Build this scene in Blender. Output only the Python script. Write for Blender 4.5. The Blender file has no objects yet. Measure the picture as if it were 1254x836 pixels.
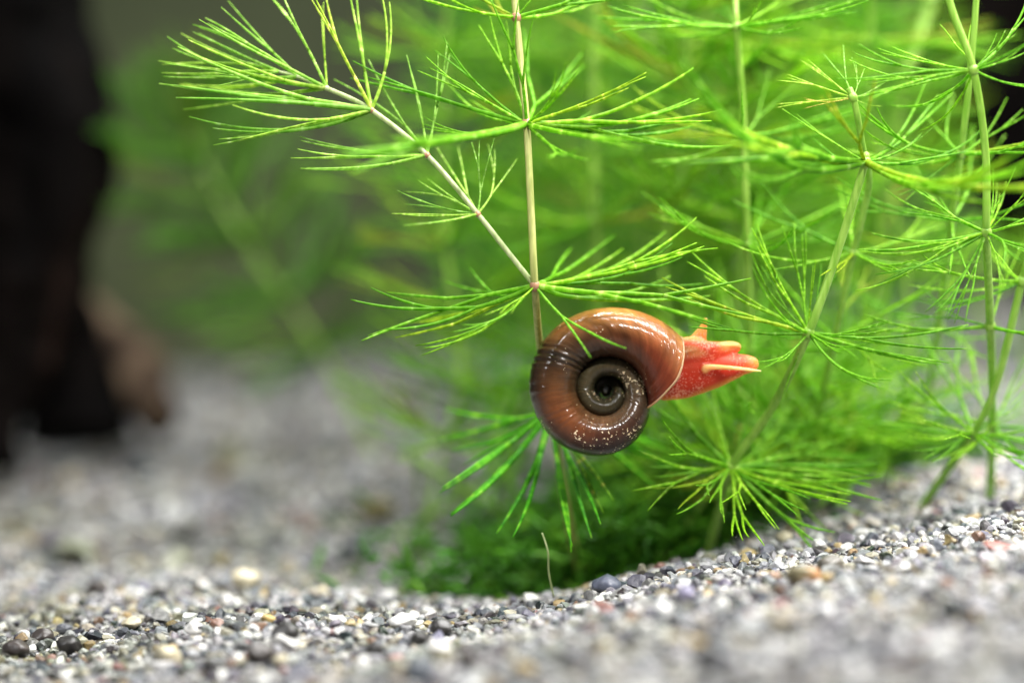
import bpy, bmesh, math, random
import numpy as np
from mathutils import Vector, Matrix, Quaternion, noise

# ------------------------------------------------------------------ units
# All lengths below are written in millimetres; S turns them into metres.
S = 0.001
scene = bpy.context.scene
COL = scene.collection
random.seed(11)
RNG = np.random.default_rng(11)

# ------------------------------------------------------------------ camera
D = 250.0                       # camera to snail
K = 0.0737 / 250.0              # one photograph pixel, per mm of distance
PITCH = math.atan((418 - 102) * K)
HC = 44.6                       # camera height over the sand
CAM = Vector((0, 0, HC))
FWD = Vector((0, math.cos(PITCH), -math.sin(PITCH)))
UP = Vector((0, math.sin(PITCH), math.cos(PITCH)))
RIGHT = Vector((1, 0, 0))
cam_d = bpy.data.cameras.new('camera')
cam = bpy.data.objects.new('camera', cam_d)
COL.objects.link(cam)
cam.location = CAM * S
cam.rotation_euler = (math.radians(90) - PITCH, 0, 0)
cam_d.sensor_width = 36
cam_d.lens = 36 / (1254 * K)
cam_d.clip_start = 0.005
cam_d.clip_end = 20
cam_d.dof.use_dof = True
cam_d.dof.focus_distance = (D - 0.5) * S
cam_d.dof.aperture_fstop = cam_d.lens / 11.0
scene.camera = cam

# ------------------------------------------------------------------ world, lamps, exposure
world = bpy.data.worlds.new('World')
scene.world = world
world.use_nodes = True
bg = world.node_tree.nodes['Background']
bg.inputs[0].default_value = (0.80, 0.90, 0.95, 1)
bg.inputs[1].default_value = 0.09

def area_lamp(name, loc, target, sx, sy, watts, col, spread=180):
    l = bpy.data.lights.new(name, 'AREA')
    l.shape = 'RECTANGLE'; l.size = sx * S; l.size_y = sy * S
    l.energy = watts; l.color = col; l.spread = math.radians(spread)
    o = bpy.data.objects.new(name, l); COL.objects.link(o)
    o.location = Vector(loc) * S
    o.rotation_euler = (Vector(target) - Vector(loc)).to_track_quat('-Z', 'Y').to_euler()
    return o
area_lamp('light_bar', (112, 262, 172), (55, 262, 0), 40, 230, 0.82, (1.0, 0.985, 0.97), 120)      # hood lamp, bright end
area_lamp('light_bar', (-165, 165, 165), (-18, 252, 42), 9, 170, 0.055, (0.97, 0.98, 1.0), 62)  # side lamp added low at the left for streaks on the shell
area_lamp('light_bar', (62, 118, 182), (5, 258, 28), 40, 12, 0.085, (1.0, 0.99, 0.97), 60)             # front strip of the hood
area_lamp('light_bar', (50, 395, 235), (50, 395, 0), 270, 30, 0.58, (0.97, 1.0, 0.98), 120)          # rear strip of the hood

vs = scene.view_settings
vs.view_transform = 'Standard'; vs.look = 'None'; vs.exposure = 0.0; vs.gamma = 1
vs.use_curve_mapping = False
cy = scene.cycles
cy.max_bounces = 8; cy.diffuse_bounces = 4; cy.glossy_bounces = 3
cy.transmission_bounces = 4; cy.transparent_max_bounces = 8
cy.caustics_reflective = False; cy.caustics_refractive = False
cy.use_denoising = True

# ------------------------------------------------------------------ helpers
def P(px, py, dz=0.0):
    """photograph pixel -> point at distance D + dz in front of the camera (mm)"""
    z = D + dz
    return CAM + (FWD + RIGHT * ((px - 627) * K) + UP * ((418 - py) * K)) * z

def fract_noise(x, y, z=0.0):
    return noise.noise(Vector((x, y, z)))

def ground_h(x, y):
    """height of the sand bed (mm) at a place (mm)"""
    h = (0.105 if x > 0 else 0.105 + 0.05 * min(1, max(0, (340 - y) / 60))) * x
    h = 9.5 * math.tanh(h / 9.5)
    h -= 6.5 * math.exp(-((x - 8) / 24.0) ** 2 - ((y - 284) / 22.0) ** 2)
    h -= 2.0 * math.exp(-((x + 25) / 26.0) ** 2 - ((y - 300) / 26.0) ** 2)
    h -= 3.0 * math.exp(-((x + 2) / 18.0) ** 2 - ((y - 256) / 42.0) ** 2)
    h += 1.3 * fract_noise(x / 21.0, y / 21.0, 3.1) + 0.5 * fract_noise(x / 7.0, y / 7.0, 8.2)
    return h

def link(o, parent=None):
    COL.objects.link(o)
    if parent is not None:
        o.parent = parent
    return o

def mesh_from(name, verts, faces, mat=None, smooth=True, attrs=None):
    me = bpy.data.meshes.new(name)
    me.from_pydata([tuple(v) for v in verts], [], faces)
    if mat: me.materials.append(mat)
    if smooth: me.polygons.foreach_set('use_smooth', [True] * len(me.polygons))
    for k, v in (attrs or {}).items():
        v = np.asarray(v, dtype=np.float32)
        if v.ndim == 1:
            me.attributes.new(k, 'FLOAT', 'POINT').data.foreach_set('value', v)
        else:
            if v.shape[1] == 3: v = np.concatenate([v, np.ones((len(v), 1), np.float32)], 1)
            me.attributes.new(k, 'FLOAT_COLOR', 'POINT').data.foreach_set('color', v.ravel())
    me.update()
    return me

def mesh_np(name, V, F, mat, attrs=None, smooth=True):
    """large triangle mesh from arrays"""
    me = bpy.data.meshes.new(name)
    V = np.ascontiguousarray(V, np.float32); F = np.ascontiguousarray(F, np.int32)
    me.vertices.add(len(V)); me.vertices.foreach_set('co', V.ravel())
    me.loops.add(F.size); me.loops.foreach_set('vertex_index', F.ravel())
    me.polygons.add(len(F))
    me.polygons.foreach_set('loop_start', np.arange(0, F.size, 3, dtype=np.int32))
    me.polygons.foreach_set('use_smooth', np.full(len(F), smooth))
    me.materials.append(mat)
    for k, v in (attrs or {}).items():
        v = np.asarray(v, np.float32)
        v = np.concatenate([v, np.ones((len(v), 1), np.float32)], 1)
        me.attributes.new(k, 'FLOAT_COLOR', 'POINT').data.foreach_set('color', v.ravel())
    me.update(); me.validate()
    return me

def tag(o, label=None, cat=None, group=None, kind=None):
    for k, v in (('label', label), ('category', cat), ('group', group), ('kind', kind)):
        if v: o[k] = v
    return o

def spline(pts, per=8):
    """Catmull-Rom through a list of tuples"""
    A = [np.array(p, float) for p in pts]
    A = [2 * A[0] - A[1]] + A + [2 * A[-1] - A[-2]]
    out = []
    for i in range(1, len(A) - 2):
        p0, p1, p2, p3 = A[i - 1], A[i], A[i + 1], A[i + 2]
        for k in range(per):
            t = k / per
            out.append(0.5 * (2 * p1 + (p2 - p0) * t + (2 * p0 - 5 * p1 + 4 * p2 - p3) * t * t + (3 * p1 - p0 - 3 * p2 + p3) * t ** 3))
    out.append(A[-2])
    return out

def tube(pts, radii, n=6, cap=True):
    """verts, faces, fraction-along for a round tube"""
    pts = [Vector(p) for p in pts]
    m = len(pts)
    t0 = (pts[1] - pts[0]).normalized()
    a = t0.orthogonal().normalized()
    V, F, A = [], [], []
    prev = t0
    for i, p in enumerate(pts):
        t = (pts[min(i + 1, m - 1)] - pts[max(i - 1, 0)]).normalized()
        a = (prev.rotation_difference(t) @ a); a = (a - t * a.dot(t)).normalized()
        b = t.cross(a); prev = t
        for k in range(n):
            w = 2 * math.pi * k / n
            V.append(p + (a * math.cos(w) + b * math.sin(w)) * radii[i]); A.append(i / (m - 1))
    for i in range(m - 1):
        for k in range(n):
            k2 = (k + 1) % n
            F.append((i * n + k, i * n + k2, (i + 1) * n + k2, (i + 1) * n + k))
    if cap:
        F.append(tuple(range(n - 1, -1, -1))); F.append(tuple((m - 1) * n + k for k in range(n)))
    return V, F, A

def merge(parts):
    V, F, A = [], [], []
    for v, f, a in parts:
        o = len(V)
        V += v; A += a
        F += [tuple(i + o for i in q) for q in f]
    return V, F, A

# ------------------------------------------------------------------ materials
def new_mat(name):
    m = bpy.data.materials.new(name); m.use_nodes = True
    nt = m.node_tree
    return m, nt, nt.nodes, nt.links, nt.nodes['Principled BSDF']

def ramp(nodes, stops, interp='LINEAR'):
    r = nodes.new('ShaderNodeValToRGB'); r.color_ramp.interpolation = interp
    e = r.color_ramp.elements
    e[0].position, e[0].color = stops[0][0], (*stops[0][1], 1)
    e[1].position, e[1].color = stops[-1][0], (*stops[-1][1], 1)
    for p, c in stops[1:-1]:
        x = e.new(p); x.color = (*c, 1)
    return r

def leaf_material(name, dark, mid, light, pale, trans):
    """thin green leaf segment: pale cell blocks along its length, light passes through"""
    m, nt, N, L, b = new_mat(name)
    at = N.new('ShaderNodeAttribute'); at.attribute_name = 'along'
    info = N.new('ShaderNodeObjectInfo')
    mul = N.new('ShaderNodeMath'); mul.operation = 'MULTIPLY_ADD'
    L.new(at.outputs['Fac'], mul.inputs[0]); mul.inputs[1].default_value = 17; L.new(info.outputs['Random'], mul.inputs[2])
    comb = N.new('ShaderNodeCombineXYZ'); L.new(mul.outputs[0], comb.inputs[0])
    m9 = N.new('ShaderNodeMath'); m9.operation = 'MULTIPLY'; L.new(info.outputs['Random'], m9.inputs[0]); m9.inputs[1].default_value = 91
    L.new(m9.outputs[0], comb.inputs[1])
    nz = N.new('ShaderNodeTexNoise'); nz.inputs['Scale'].default_value = 1.3; nz.inputs['Detail'].default_value = 4
    L.new(comb.outputs[0], nz.inputs['Vector'])
    r = ramp(N, [(0.34, dark), (0.48, mid), (0.60, light), (0.70, pale)])
    L.new(nz.outputs['Fac'], r.inputs[0])
    # each leaf its own hue
    r2 = ramp(N, [(0.0, (0.62, 0.78, 0.6)), (0.5, (1, 1, 1)), (0.9, (1.3, 1.1, 0.9)), (0.96, (1.5, 0.95, 0.9)), (1.0, (1.7, 0.8, 1.2))])
    L.new(info.outputs['Random'], r2.inputs[0])
    mx = N.new('ShaderNodeMix'); mx.data_type = 'RGBA'; mx.blend_type = 'MULTIPLY'; mx.inputs[0].default_value = 1
    L.new(r.outputs[0], mx.inputs[6]); L.new(r2.outputs[0], mx.inputs[7])
    L.new(mx.outputs[2], b.inputs['Base Color'])
    b.inputs['Roughness'].default_value = 0.42
    b.inputs['Specular IOR Level'].default_value = 0.22
    tr = N.new('ShaderNodeBsdfTranslucent'); L.new(mx.outputs[2], tr.inputs[0])
    ms = N.new('ShaderNodeMixShader'); ms.inputs[0].default_value = trans
    L.new(b.outputs[0], ms.inputs[1]); L.new(tr.outputs[0], ms.inputs[2])
    L.new(ms.outputs[0], N['Material Output'].inputs[0])
    return m

M_LEAF = leaf_material('hornwort_leaf', (0.15, 0.40, 0.012), (0.21, 0.50, 0.018), (0.31, 0.62, 0.045), (0.55, 0.78, 0.20), 0.52)
M_LEAFY = leaf_material('hornwort_leaf_young', (0.22, 0.46, 0.04), (0.32, 0.58, 0.07), (0.46, 0.70, 0.14), (0.66, 0.82, 0.34), 0.48)
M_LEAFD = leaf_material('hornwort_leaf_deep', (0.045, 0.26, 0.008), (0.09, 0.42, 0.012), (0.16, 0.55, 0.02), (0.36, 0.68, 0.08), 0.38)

def stem_material(name, c1, c2):
    m, nt, N, L, b = new_mat(name)
    tc = N.new('ShaderNodeTexCoord')
    mp = N.new('ShaderNodeMapping'); mp.inputs['Scale'].default_value = (2600, 2600, 160)
    L.new(tc.outputs['Object'], mp.inputs[0])
    nz = N.new('ShaderNodeTexNoise'); nz.inputs['Scale'].default_value = 1; nz.inputs['Detail'].default_value = 3
    L.new(mp.outputs[0], nz.inputs['Vector'])
    r = ramp(N, [(0.35, c1), (0.65, c2)]); L.new(nz.outputs['Fac'], r.inputs[0])
    L.new(r.outputs[0], b.inputs['Base Color'])
    b.inputs['Roughness'].default_value = 0.35
    tr = N.new('ShaderNodeBsdfTranslucent'); L.new(r.outputs[0], tr.inputs[0])
    ms = N.new('ShaderNodeMixShader'); ms.inputs[0].default_value = 0.3
    L.new(b.outputs[0], ms.inputs[1]); L.new(tr.outputs[0], ms.inputs[2])
    L.new(ms.outputs[0], N['Material Output'].inputs[0])
    return m
M_STEM_TAN = stem_material('stem_tan', (0.36, 0.40, 0.11), (0.56, 0.56, 0.20))
M_STEM_PALE = stem_material('stem_pale', (0.36, 0.45, 0.17), (0.58, 0.63, 0.34))
M_STEM_GREEN = stem_material('stem_green', (0.23, 0.45, 0.045), (0.37, 0.59, 0.10))
M_NODE = stem_material('node_pink', (0.42, 0.22, 0.12), (0.62, 0.34, 0.20))

def attr_mat(name, attr, rough=0.6, bump=0.0, bscale=900.0, spec=0.5):
    m, nt, N, L, b = new_mat(name)
    at = N.new('ShaderNodeAttribute'); at.attribute_name = attr
    tc = N.new('ShaderNodeTexCoord')
    nz = N.new('ShaderNodeTexNoise'); nz.inputs['Scale'].default_value = bscale; nz.inputs['Detail'].default_value = 4
    L.new(tc.outputs['Object'], nz.inputs['Vector'])
    r = ramp(N, [(0.3, (0.62, 0.62, 0.64)), (0.7, (1.18, 1.17, 1.15))]); L.new(nz.outputs['Fac'], r.inputs[0])
    mx = N.new('ShaderNodeMix'); mx.data_type = 'RGBA'; mx.blend_type = 'MULTIPLY'; mx.inputs[0].default_value = 1
    L.new(at.outputs['Color'], mx.inputs[6]); L.new(r.outputs[0], mx.inputs[7])
    L.new(mx.outputs[2], b.inputs['Base Color'])
    b.inputs['Roughness'].default_value = rough; b.inputs['Specular IOR Level'].default_value = spec
    if bump:
        bp = N.new('ShaderNodeBump'); bp.inputs['Strength'].default_value = bump; bp.inputs['Distance'].default_value = 0.0002
        L.new(nz.outputs['Fac'], bp.inputs['Height']); L.new(bp.outputs[0], b.inputs['Normal'])
    return m
M_GRAIN = attr_mat('sand_grain', 'tint', 0.42, 0.5, 1800)

# ------------------------------------------------------------------ sand bed
def build_bed():
    m, nt, N, L, b = new_mat('sand_bed')
    tc = N.new('ShaderNodeTexCoord')
    vo = N.new('ShaderNodeTexVoronoi'); vo.inputs['Scale'].default_value = 1100
    L.new(tc.outputs['Object'], vo.inputs['Vector'])
    sp = N.new('ShaderNodeSeparateColor'); L.new(vo.outputs['Color'], sp.inputs[0])
    r = ramp(N, [(0.0, (0.05, 0.05, 0.06)), (0.3, (0.12, 0.12, 0.13)), (0.6, (0.26, 0.26, 0.26)), (0.85, (0.40, 0.36, 0.28)), (1.0, (0.6, 0.6, 0.6))])
    L.new(sp.outputs[0], r.inputs[0]); L.new(r.outputs[0], b.inputs['Base Color'])
    bp = N.new('ShaderNodeBump'); bp.invert = True; bp.inputs['Distance'].default_value = 0.0006
    L.new(vo.outputs['Distance'], bp.inputs['Height']); L.new(bp.outputs[0], b.inputs['Normal'])
    b.inputs['Roughness'].default_value = 0.6
    nx, ny = 130, 150
    V, F = [], []
    for j in range(ny):
        y = 60 + (480 - 60) * j / (ny - 1)
        for i in range(nx):
            x = -220 + 440 * i / (nx - 1)
            V.append(Vector((x, y, ground_h(x, y))) * S)
    for j in range(ny - 1):
        for i in range(nx - 1):
            a = j * nx + i
            F.append((a, a + 1, a + nx + 1, a + nx))
    o = link(bpy.data.objects.new('sand_bed', mesh_from('sand_bed', V, F, m)))
    tag(o, 'pale grey sand bed of the aquarium, sloping up to the right', 'sand', kind='structure')
build_bed()

def ico(sub):
    bm = bmesh.new(); bmesh.ops.create_icosphere(bm, subdivisions=sub, radius=1)
    bm.verts.ensure_lookup_table()
    V = np.array([v.co[:] for v in bm.verts]); F = np.array([[v.index for v in f.verts] for f in bm.faces]); bm.free()
    return V, F

PALETTE = [((0.78, 0.78, 0.79), 19), ((0.46, 0.46, 0.49), 20), ((0.30, 0.31, 0.34), 20), ((0.17, 0.18, 0.225), 14),
           ((0.07, 0.075, 0.09), 11), ((0.025, 0.025, 0.028), 7), ((0.58, 0.54, 0.43), 10), ((0.48, 0.36, 0.17), 3.5),
           ((0.30, 0.17, 0.11), 2), ((0.33, 0.31, 0.24), 9), ((0.25, 0.245, 0.28), 4), ((0.42, 0.22, 0.2), 0.8)]

def grains(name, y0, y1, step, rmin, rmax, sub, seed, keep=1.0, lift=0.0, label=None):
    rng = np.random.default_rng(seed)
    pts = []
    y = y0
    while y < y1:
        half = y * K * 627 * 1.22 + 8
        n = int(2 * half / step)
        xs = -half + (np.arange(n) + rng.random(n)) * step
        ys = y + rng.random(n) * step
        k = rng.random(n) < keep
        pts.append(np.stack([xs[k], ys[k]], 1))
        y += step
    pts = np.concatenate(pts)
    n = len(pts)
    hz = np.array([ground_h(x, y) for x, y in pts])
    r = rmin + (rmax - rmin) * rng.random(n) ** 2.4
    base, F = ico(sub)
    nb = len(base)
    shapes = []
    for k in range(14):
        q = base.copy()
        for _ in range(9):           # knock flat facets off the ball, as on broken stone
            d = rng.normal(size=3); d /= np.linalg.norm(d)
            c = rng.uniform(0.34, 0.75)
            s = q @ d
            q -= np.outer(np.maximum(s - c, 0), d) * 0.98
        q *= rng.uniform(0.7, 1.25, 3)
        q += rng.normal(size=q.shape) * 0.025
        shapes.append(q)
    shapes = np.array(shapes)
    sh = shapes[rng.integers(0, 14, n)]
    q = rng.normal(size=(n, 4)); q /= np.linalg.norm(q, axis=1)[:, None]
    w, x, yq, z = q.T
    R = np.stack([np.stack([1 - 2 * (yq * yq + z * z), 2 * (x * yq - z * w), 2 * (x * z + yq * w)], 1),
                  np.stack([2 * (x * yq + z * w), 1 - 2 * (x * x + z * z), 2 * (yq * z - x * w)], 1),
                  np.stack([2 * (x * z - yq * w), 2 * (yq * z + x * w), 1 - 2 * (x * x + yq * yq)], 1)], 1)
    V = np.einsum('nij,nvj->nvi', R, sh) * r[:, None, None]
    V[..., 2] *= 0.8
    c = np.stack([pts[:, 0], pts[:, 1], hz + r * rng.uniform(-0.15, 0.55, n) + lift], 1)
    V = (V + c[:, None, :]) * S
    pal = np.array([p[0] for p in PALETTE]); wgt = np.array([p[1] for p in PALETTE], float); wgt /= wgt.sum()
    col = pal[rng.choice(len(pal), n, p=wgt)] * rng.uniform(0.75, 1.15, (n, 1))
    mud = np.array([fract_noise(x / 13.0, yy / 13.0, 31.0) + 0.6 * fract_noise(x / 4.5, yy / 4.5, 12.0) for x, yy in pts])
    mud = np.clip(0.30 + 1.1 * mud, 0, 1)[:, None]                     # drifts of olive silt between cleaner sand
    silt_fade = np.clip((pts[:, :1] + 20) / 50.0, 0, 1)                    # silt tint fades towards the right
    silt_fade = np.maximum(silt_fade, np.clip((pts[:, 1:] - 330) / 60.0, 0, 0.9))  # rear sand paled in place of stronger lamp light there
    mud = mud * (1 - 0.75 * silt_fade)
    col = col * 0.63 * np.array([1.02, 1.0, 0.97]) * (1 - mud * np.array([0.42, 0.38, 0.55]))
    col[rng.random(n) < 0.025] = (0.62, 0.62, 0.58)
    col = np.clip(col + rng.normal(size=(n, 3)) * 0.006, 0.01, 0.9)
    FF = (F[None] + (np.arange(n) * nb)[:, None, None]).reshape(-1, 3)
    me = mesh_np(name, V.reshape(-1, 3), FF, M_GRAIN, {'tint': np.repeat(col, nb, 0)}, smooth=False)
    o = link(bpy.data.objects.new(name, me))
    tag(o, label, 'gravel', kind='stuff')
    return o

grains('sand_grains', 130, 205, 0.85, 0.36, 1.25, 1, 1, label='loose pale and dark grains of the foreground sand')
grains('sand_grains', 205, 290, 0.68, 0.25, 0.85, 2, 2, label='loose pale and dark grains of the sand under the plants')
grains('sand_grains', 290, 470, 1.30, 0.50, 1.3, 1, 3, label='loose pale grains of the sand towards the rear wall')

grains('sand_grains', 150, 285, 3.2, 0.6, 1.35, 2, 7, 0.5, 0.1, label='coarser stone chips strewn over the foreground sand')
grains('sand_grains', 140, 215, 2.6, 0.8, 1.7, 2, 9, 0.6, 0.2, label='coarse pale stones of the nearest sand')
grains('sand_grains', 290, 465, 7.0, 1.2, 3.2, 2, 8, 0.6, 0.3, label='larger stones half sunk in the sand towards the rear wall')

# ------------------------------------------------------------------ rear wall
def build_wall():
    m, nt, N, L, b = new_mat('rear_wall')
    tc = N.new('ShaderNodeTexCoord')
    nz = N.new('ShaderNodeTexNoise'); nz.inputs['Scale'].default_value = 14; nz.inputs['Detail'].default_value = 3
    L.new(tc.outputs['Object'], nz.inputs['Vector'])
    r = ramp(N, [(0.35, (0.036, 0.044, 0.018)), (0.65, (0.074, 0.088, 0.036))])
    L.new(nz.outputs['Fac'], r.inputs[0]); L.new(r.outputs[0], b.inputs['Base Color'])
    b.inputs['Roughness'].default_value = 0.7
    bm = bmesh.new(); bmesh.ops.create_cube(bm, size=1)
    for v in bm.verts:
        v.co = Vector((v.co.x * 520, 484 + v.co.y * 6, 110 + v.co.z * 300)) * S
    me = bpy.data.meshes.new('rear_wall'); bm.to_mesh(me); bm.free(); me.materials.append(m)
    o = link(bpy.data.objects.new('rear_wall', me))
    tag(o, 'dull olive grey rear wall of the aquarium', 'wall', kind='structure')
build_wall()

# ------------------------------------------------------------------ driftwood
def wood_material(name, dark, mid, light, top):
    m, nt, N, L, b = new_mat(name)
    tc = N.new('ShaderNodeTexCoord')
    mp = N.new('ShaderNodeMapping'); mp.inputs['Scale'].default_value = (160, 160, 26)
    L.new(tc.outputs['Object'], mp.inputs[0])
    nz = N.new('ShaderNodeTexNoise'); nz.inputs['Scale'].default_value = 1; nz.inputs['Detail'].default_value = 6
    L.new(mp.outputs[0], nz.inputs['Vector'])
    r = ramp(N, [(0.3, dark), (0.5, mid), (0.68, light), (0.8, top)])
    L.new(nz.outputs['Fac'], r.inputs[0]); L.new(r.outputs[0], b.inputs['Base Color'])
    b.inputs['Roughness'].default_value = 0.8; b.inputs['Specular IOR Level'].default_value = 0.03
    bp = N.new('ShaderNodeBump'); bp.inputs['Distance'].default_value = 0.002
    L.new(nz.outputs['Fac'], bp.inputs['Height']); L.new(bp.outputs[0], b.inputs['Normal'])
    return m
M_WOOD = wood_material('driftwood_black', (0.001, 0.0009, 0.0009), (0.0018, 0.0014, 0.0013), (0.004, 0.0025, 0.002), (0.04, 0.02, 0.014))
M_WOODT = wood_material('driftwood_tan', (0.012, 0.008, 0.006), (0.06, 0.04, 0.028), (0.20, 0.14, 0.09), (0.32, 0.23, 0.14))

def log_mesh(name, path, radii, mat, seed, rough=0.2):
    pts = spline([tuple(p) + (r,) for p, r in zip(path, radii)], 14)
    V, F, A = tube([p[:3] for p in pts], [p[3] for p in pts], 40)
    pc = [Vector(p[:3]) for p in pts]
    out = []
    for i, v in enumerate(V):
        c = pc[i // 40] if i // 40 < len(pc) else pc[-1]
        d = v - c; l = d.length
        q = v * 0.055 + Vector((seed, 0, 0))
        f = 1 + rough * (noise.noise(q) * 1.6 + noise.noise(q * 2.7) * 0.8 + 0.35 * noise.noise(q * 7))
        out.append((c + d * f) * S)
    return mesh_from(name, out, F, mat)

def driftwood(name, specs, label):
    base = specs[0][0][-1]
    e = link(bpy.data.objects.new(name, None)); e.location = Vector(base) * S
    for pname, (path, radii, mat, seed, rough) in zip([s[1] for s in specs], [(s[0], s[2], s[3], s[4], s[5]) for s in specs]):
        me = log_mesh(pname, [Vector(p) - Vector(base) for p in path], radii, mat, seed, rough)
        link(bpy.data.objects.new(pname, me), e)
    tag(e, label, 'driftwood')
    return e

px = 0.0737 / 250
def pr(n, dz): return n * K * (D + dz)     # n pixels at that depth, in mm
driftwood('driftwood', [
    ([P(10, -160, 95), P(-5, 20, 95), P(40, 190, 95), P(45, 310, 95), P(0, 430, 95), P(-40, 560, 92)], 'trunk',
     [pr(100, 95), pr(95, 95), pr(82, 95), pr(80, 95), pr(75, 95), pr(80, 95)], M_WOOD, 1.0, 0.27),
    ([P(50, 330, 100), P(78, 400, 104), P(90, 470, 104), P(92, 535, 102)], 'root',
     [pr(30, 100), pr(42, 104), pr(46, 106), pr(55, 106)], M_WOOD, 5.0, 0.2),
], 'tall black driftwood trunk rising from the sand')
driftwood('driftwood', [
    ([P(100, 372, 128), P(128, 415, 124), P(160, 462, 118), P(196, 515, 108)], 'branch',
     [pr(18, 125), pr(30, 125), pr(40, 125), pr(24, 125)], M_WOODT, 9.0, 0.3),
], 'short tan driftwood branch lying on the sand beside the black trunk')
driftwood('driftwood', [
    ([P(1300, -140, 130), P(1225, 20, 130), P(1205, 130, 130), P(1250, 240, 130), P(1330, 400, 128)], 'trunk',
     [pr(120, 130), pr(90, 130), pr(80, 130), pr(55, 130), pr(60, 130)], M_WOOD, 14.0, 0.2),
], 'black driftwood looming behind the plant stems on the bright side')
driftwood('driftwood', [  # dark log added to stand for a shaded gap
    ([P(955, -120, 90), P(938, 20, 90), P(945, 110, 95), P(915, 280, 140), P(930, 440, 140)], 'branch',
     [pr(34, 140), pr(30, 140), pr(34, 140), pr(30, 140), pr(36, 140)], M_WOOD, 22.0, 0.25),
], 'thin dark log added for the shaded gap behind the plant thicket')

# ------------------------------------------------------------------ hornwort leaves
def leaf_variant(seed, spread, curl, sides, per, teeth, single, fat):
    """forked thread leaf, base at the origin, growing along +X and curling towards +Z; total length about 1"""
    rng = random.Random(seed)
    parts, tips = [], []
    def seg(p, d, nrm, length, level, s0):
        n = per
        pts = [p]; dirs = [d]
        side = d.cross(nrm).normalized()
        c = curl * rng.uniform(0.1, 1.7) + rng.uniform(-0.2, 0.2); wob = rng.uniform(-0.45, 0.45)
        for i in range(n):
            d = (d + nrm * (c * length / n) + side * (wob * length / n) ).normalized()
            p = p + d * (length / n); pts.append(p); dirs.append(d)
        r0 = [0.0185, 0.0150, 0.0130][level] * fat; r1 = [0.0160, 0.0130, 0.0042][level] * fat
        rad = []
        for i in range(n + 1):
            t = i / n
            r = r0 + (r1 - r0) * (t if level < 2 else t ** 2.2)
            r *= 1 + rng.uniform(-0.10, 0.10)
            rad.append(r)
        v, f, a = tube(pts, rad, sides, cap=(level == 2))
        a = [s0 + x * length for x in a]
        parts.append((v, f, a))
        if teeth and level >= 1:
            for i in range(2, n):
                if rng.random() < 0.55:
                    dd = dirs[i]; o = (side * rng.choice((-1, 1)) + nrm * rng.uniform(-0.8, 0.8)).normalized()
                    b0 = pts[i]; h = rad[i] * 2.0; w = rad[i] * 0.8
                    t2 = dd.cross(o).normalized()
                    vv = [b0 + dd * w, b0 - dd * w * 0.6 + t2 * w * 0.8, b0 - dd * w * 0.6 - t2 * w * 0.8, b0 + o * h + dd * w]
                    parts.append((vv, [(0, 1, 3), (1, 2, 3), (2, 0, 3)], [s0 + length * i / n] * 4))
        if level == 2:
            tips.append(p); return
        ang = spread * (0.9 if level == 0 else 0.75) * rng.uniform(0.7, 1.25)
        tw = Quaternion(d, rng.uniform(-0.7, 0.7)); ax = tw @ nrm
        for sg in (-1, 1):
            if level == 1 and rng.random() < 0.3 and sg == 1: continue
            q = Quaternion(ax, sg * ang * rng.uniform(0.6, 1.2))
            ln = {0: rng.uniform(0.24, 0.34), 1: rng.uniform(0.36, 0.52)}[level]
            nxt = level + 1
            if level == 0 and rng.random() < single: nxt, ln = 2, rng.uniform(0.55, 0.75)
            seg(p - d * 0.004, q @ d, (q @ nrm).normalized(), ln, nxt, s0 + length)
    seg(Vector((0, 0, 0)), Vector((1, 0, -0.12)).normalized(), Vector((0, 0, 1)), rng.uniform(0.24, 0.36), 0, 0.0)
    V, F, A = merge(parts)
    mean = sum(tips, Vector()) / len(tips)
    return V, F, A, mean

def leaf_set(name, mat, count, sides, per, teeth, seed, spread=(0.14, 0.30), curl=(0.2, 0.75), single=0.45, fat=1.0):
    out = []
    rng = random.Random(seed)
    for k in range(count):
        V, F, A, mean = leaf_variant(seed * 100 + k, rng.uniform(*spread), rng.uniform(*curl), sides, per, teeth, single, fat)
        out.append((mesh_from(name, V, F, mat, True, {'along': A}), mean))
    return out
LEAF = leaf_set('leaf', M_LEAF, 20, 6, 9, True, 1, (0.14, 0.34), (0.0, 0.9), 0.3, 0.78)
LEAF_Y = leaf_set('leaf', M_LEAFY, 10, 6, 9, True, 2, (0.09, 0.2), (0.0, 0.6), 0.75, 0.72)
LEAF_D = leaf_set('leaf', M_LEAFD, 10, 5, 7, True, 3, (0.2, 0.42), (-0.3, 0.5), 0.3, 0.85)
M_LEAFO = leaf_material('hornwort_leaf_olive', (0.06, 0.19, 0.014), (0.10, 0.28, 0.02), (0.15, 0.36, 0.035), (0.26, 0.46, 0.08), 0.42)  # dull olive stands in for murky water before the far plant
LEAF_O = leaf_set('leaf', M_LEAFO, 8, 4, 5, False, 7, (0.18, 0.38), (0.0, 0.7), 0.2, 1.25)
LEAF_W = leaf_set('leaf', M_LEAFD, 8, 6, 9, True, 6, (0.12, 0.26), (-0.6, 0.4), 0.6, 1.15)
LEAF_B = leaf_set('leaf', M_LEAF, 8, 4, 5, False, 4, (0.18, 0.36), (0.0, 0.8), 0.2, 0.95)
LEAF_BD = leaf_set('leaf', M_LEAFD, 8, 4, 5, False, 5, (0.18, 0.38), (0.0, 0.7), 0.2, 1.0)

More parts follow.
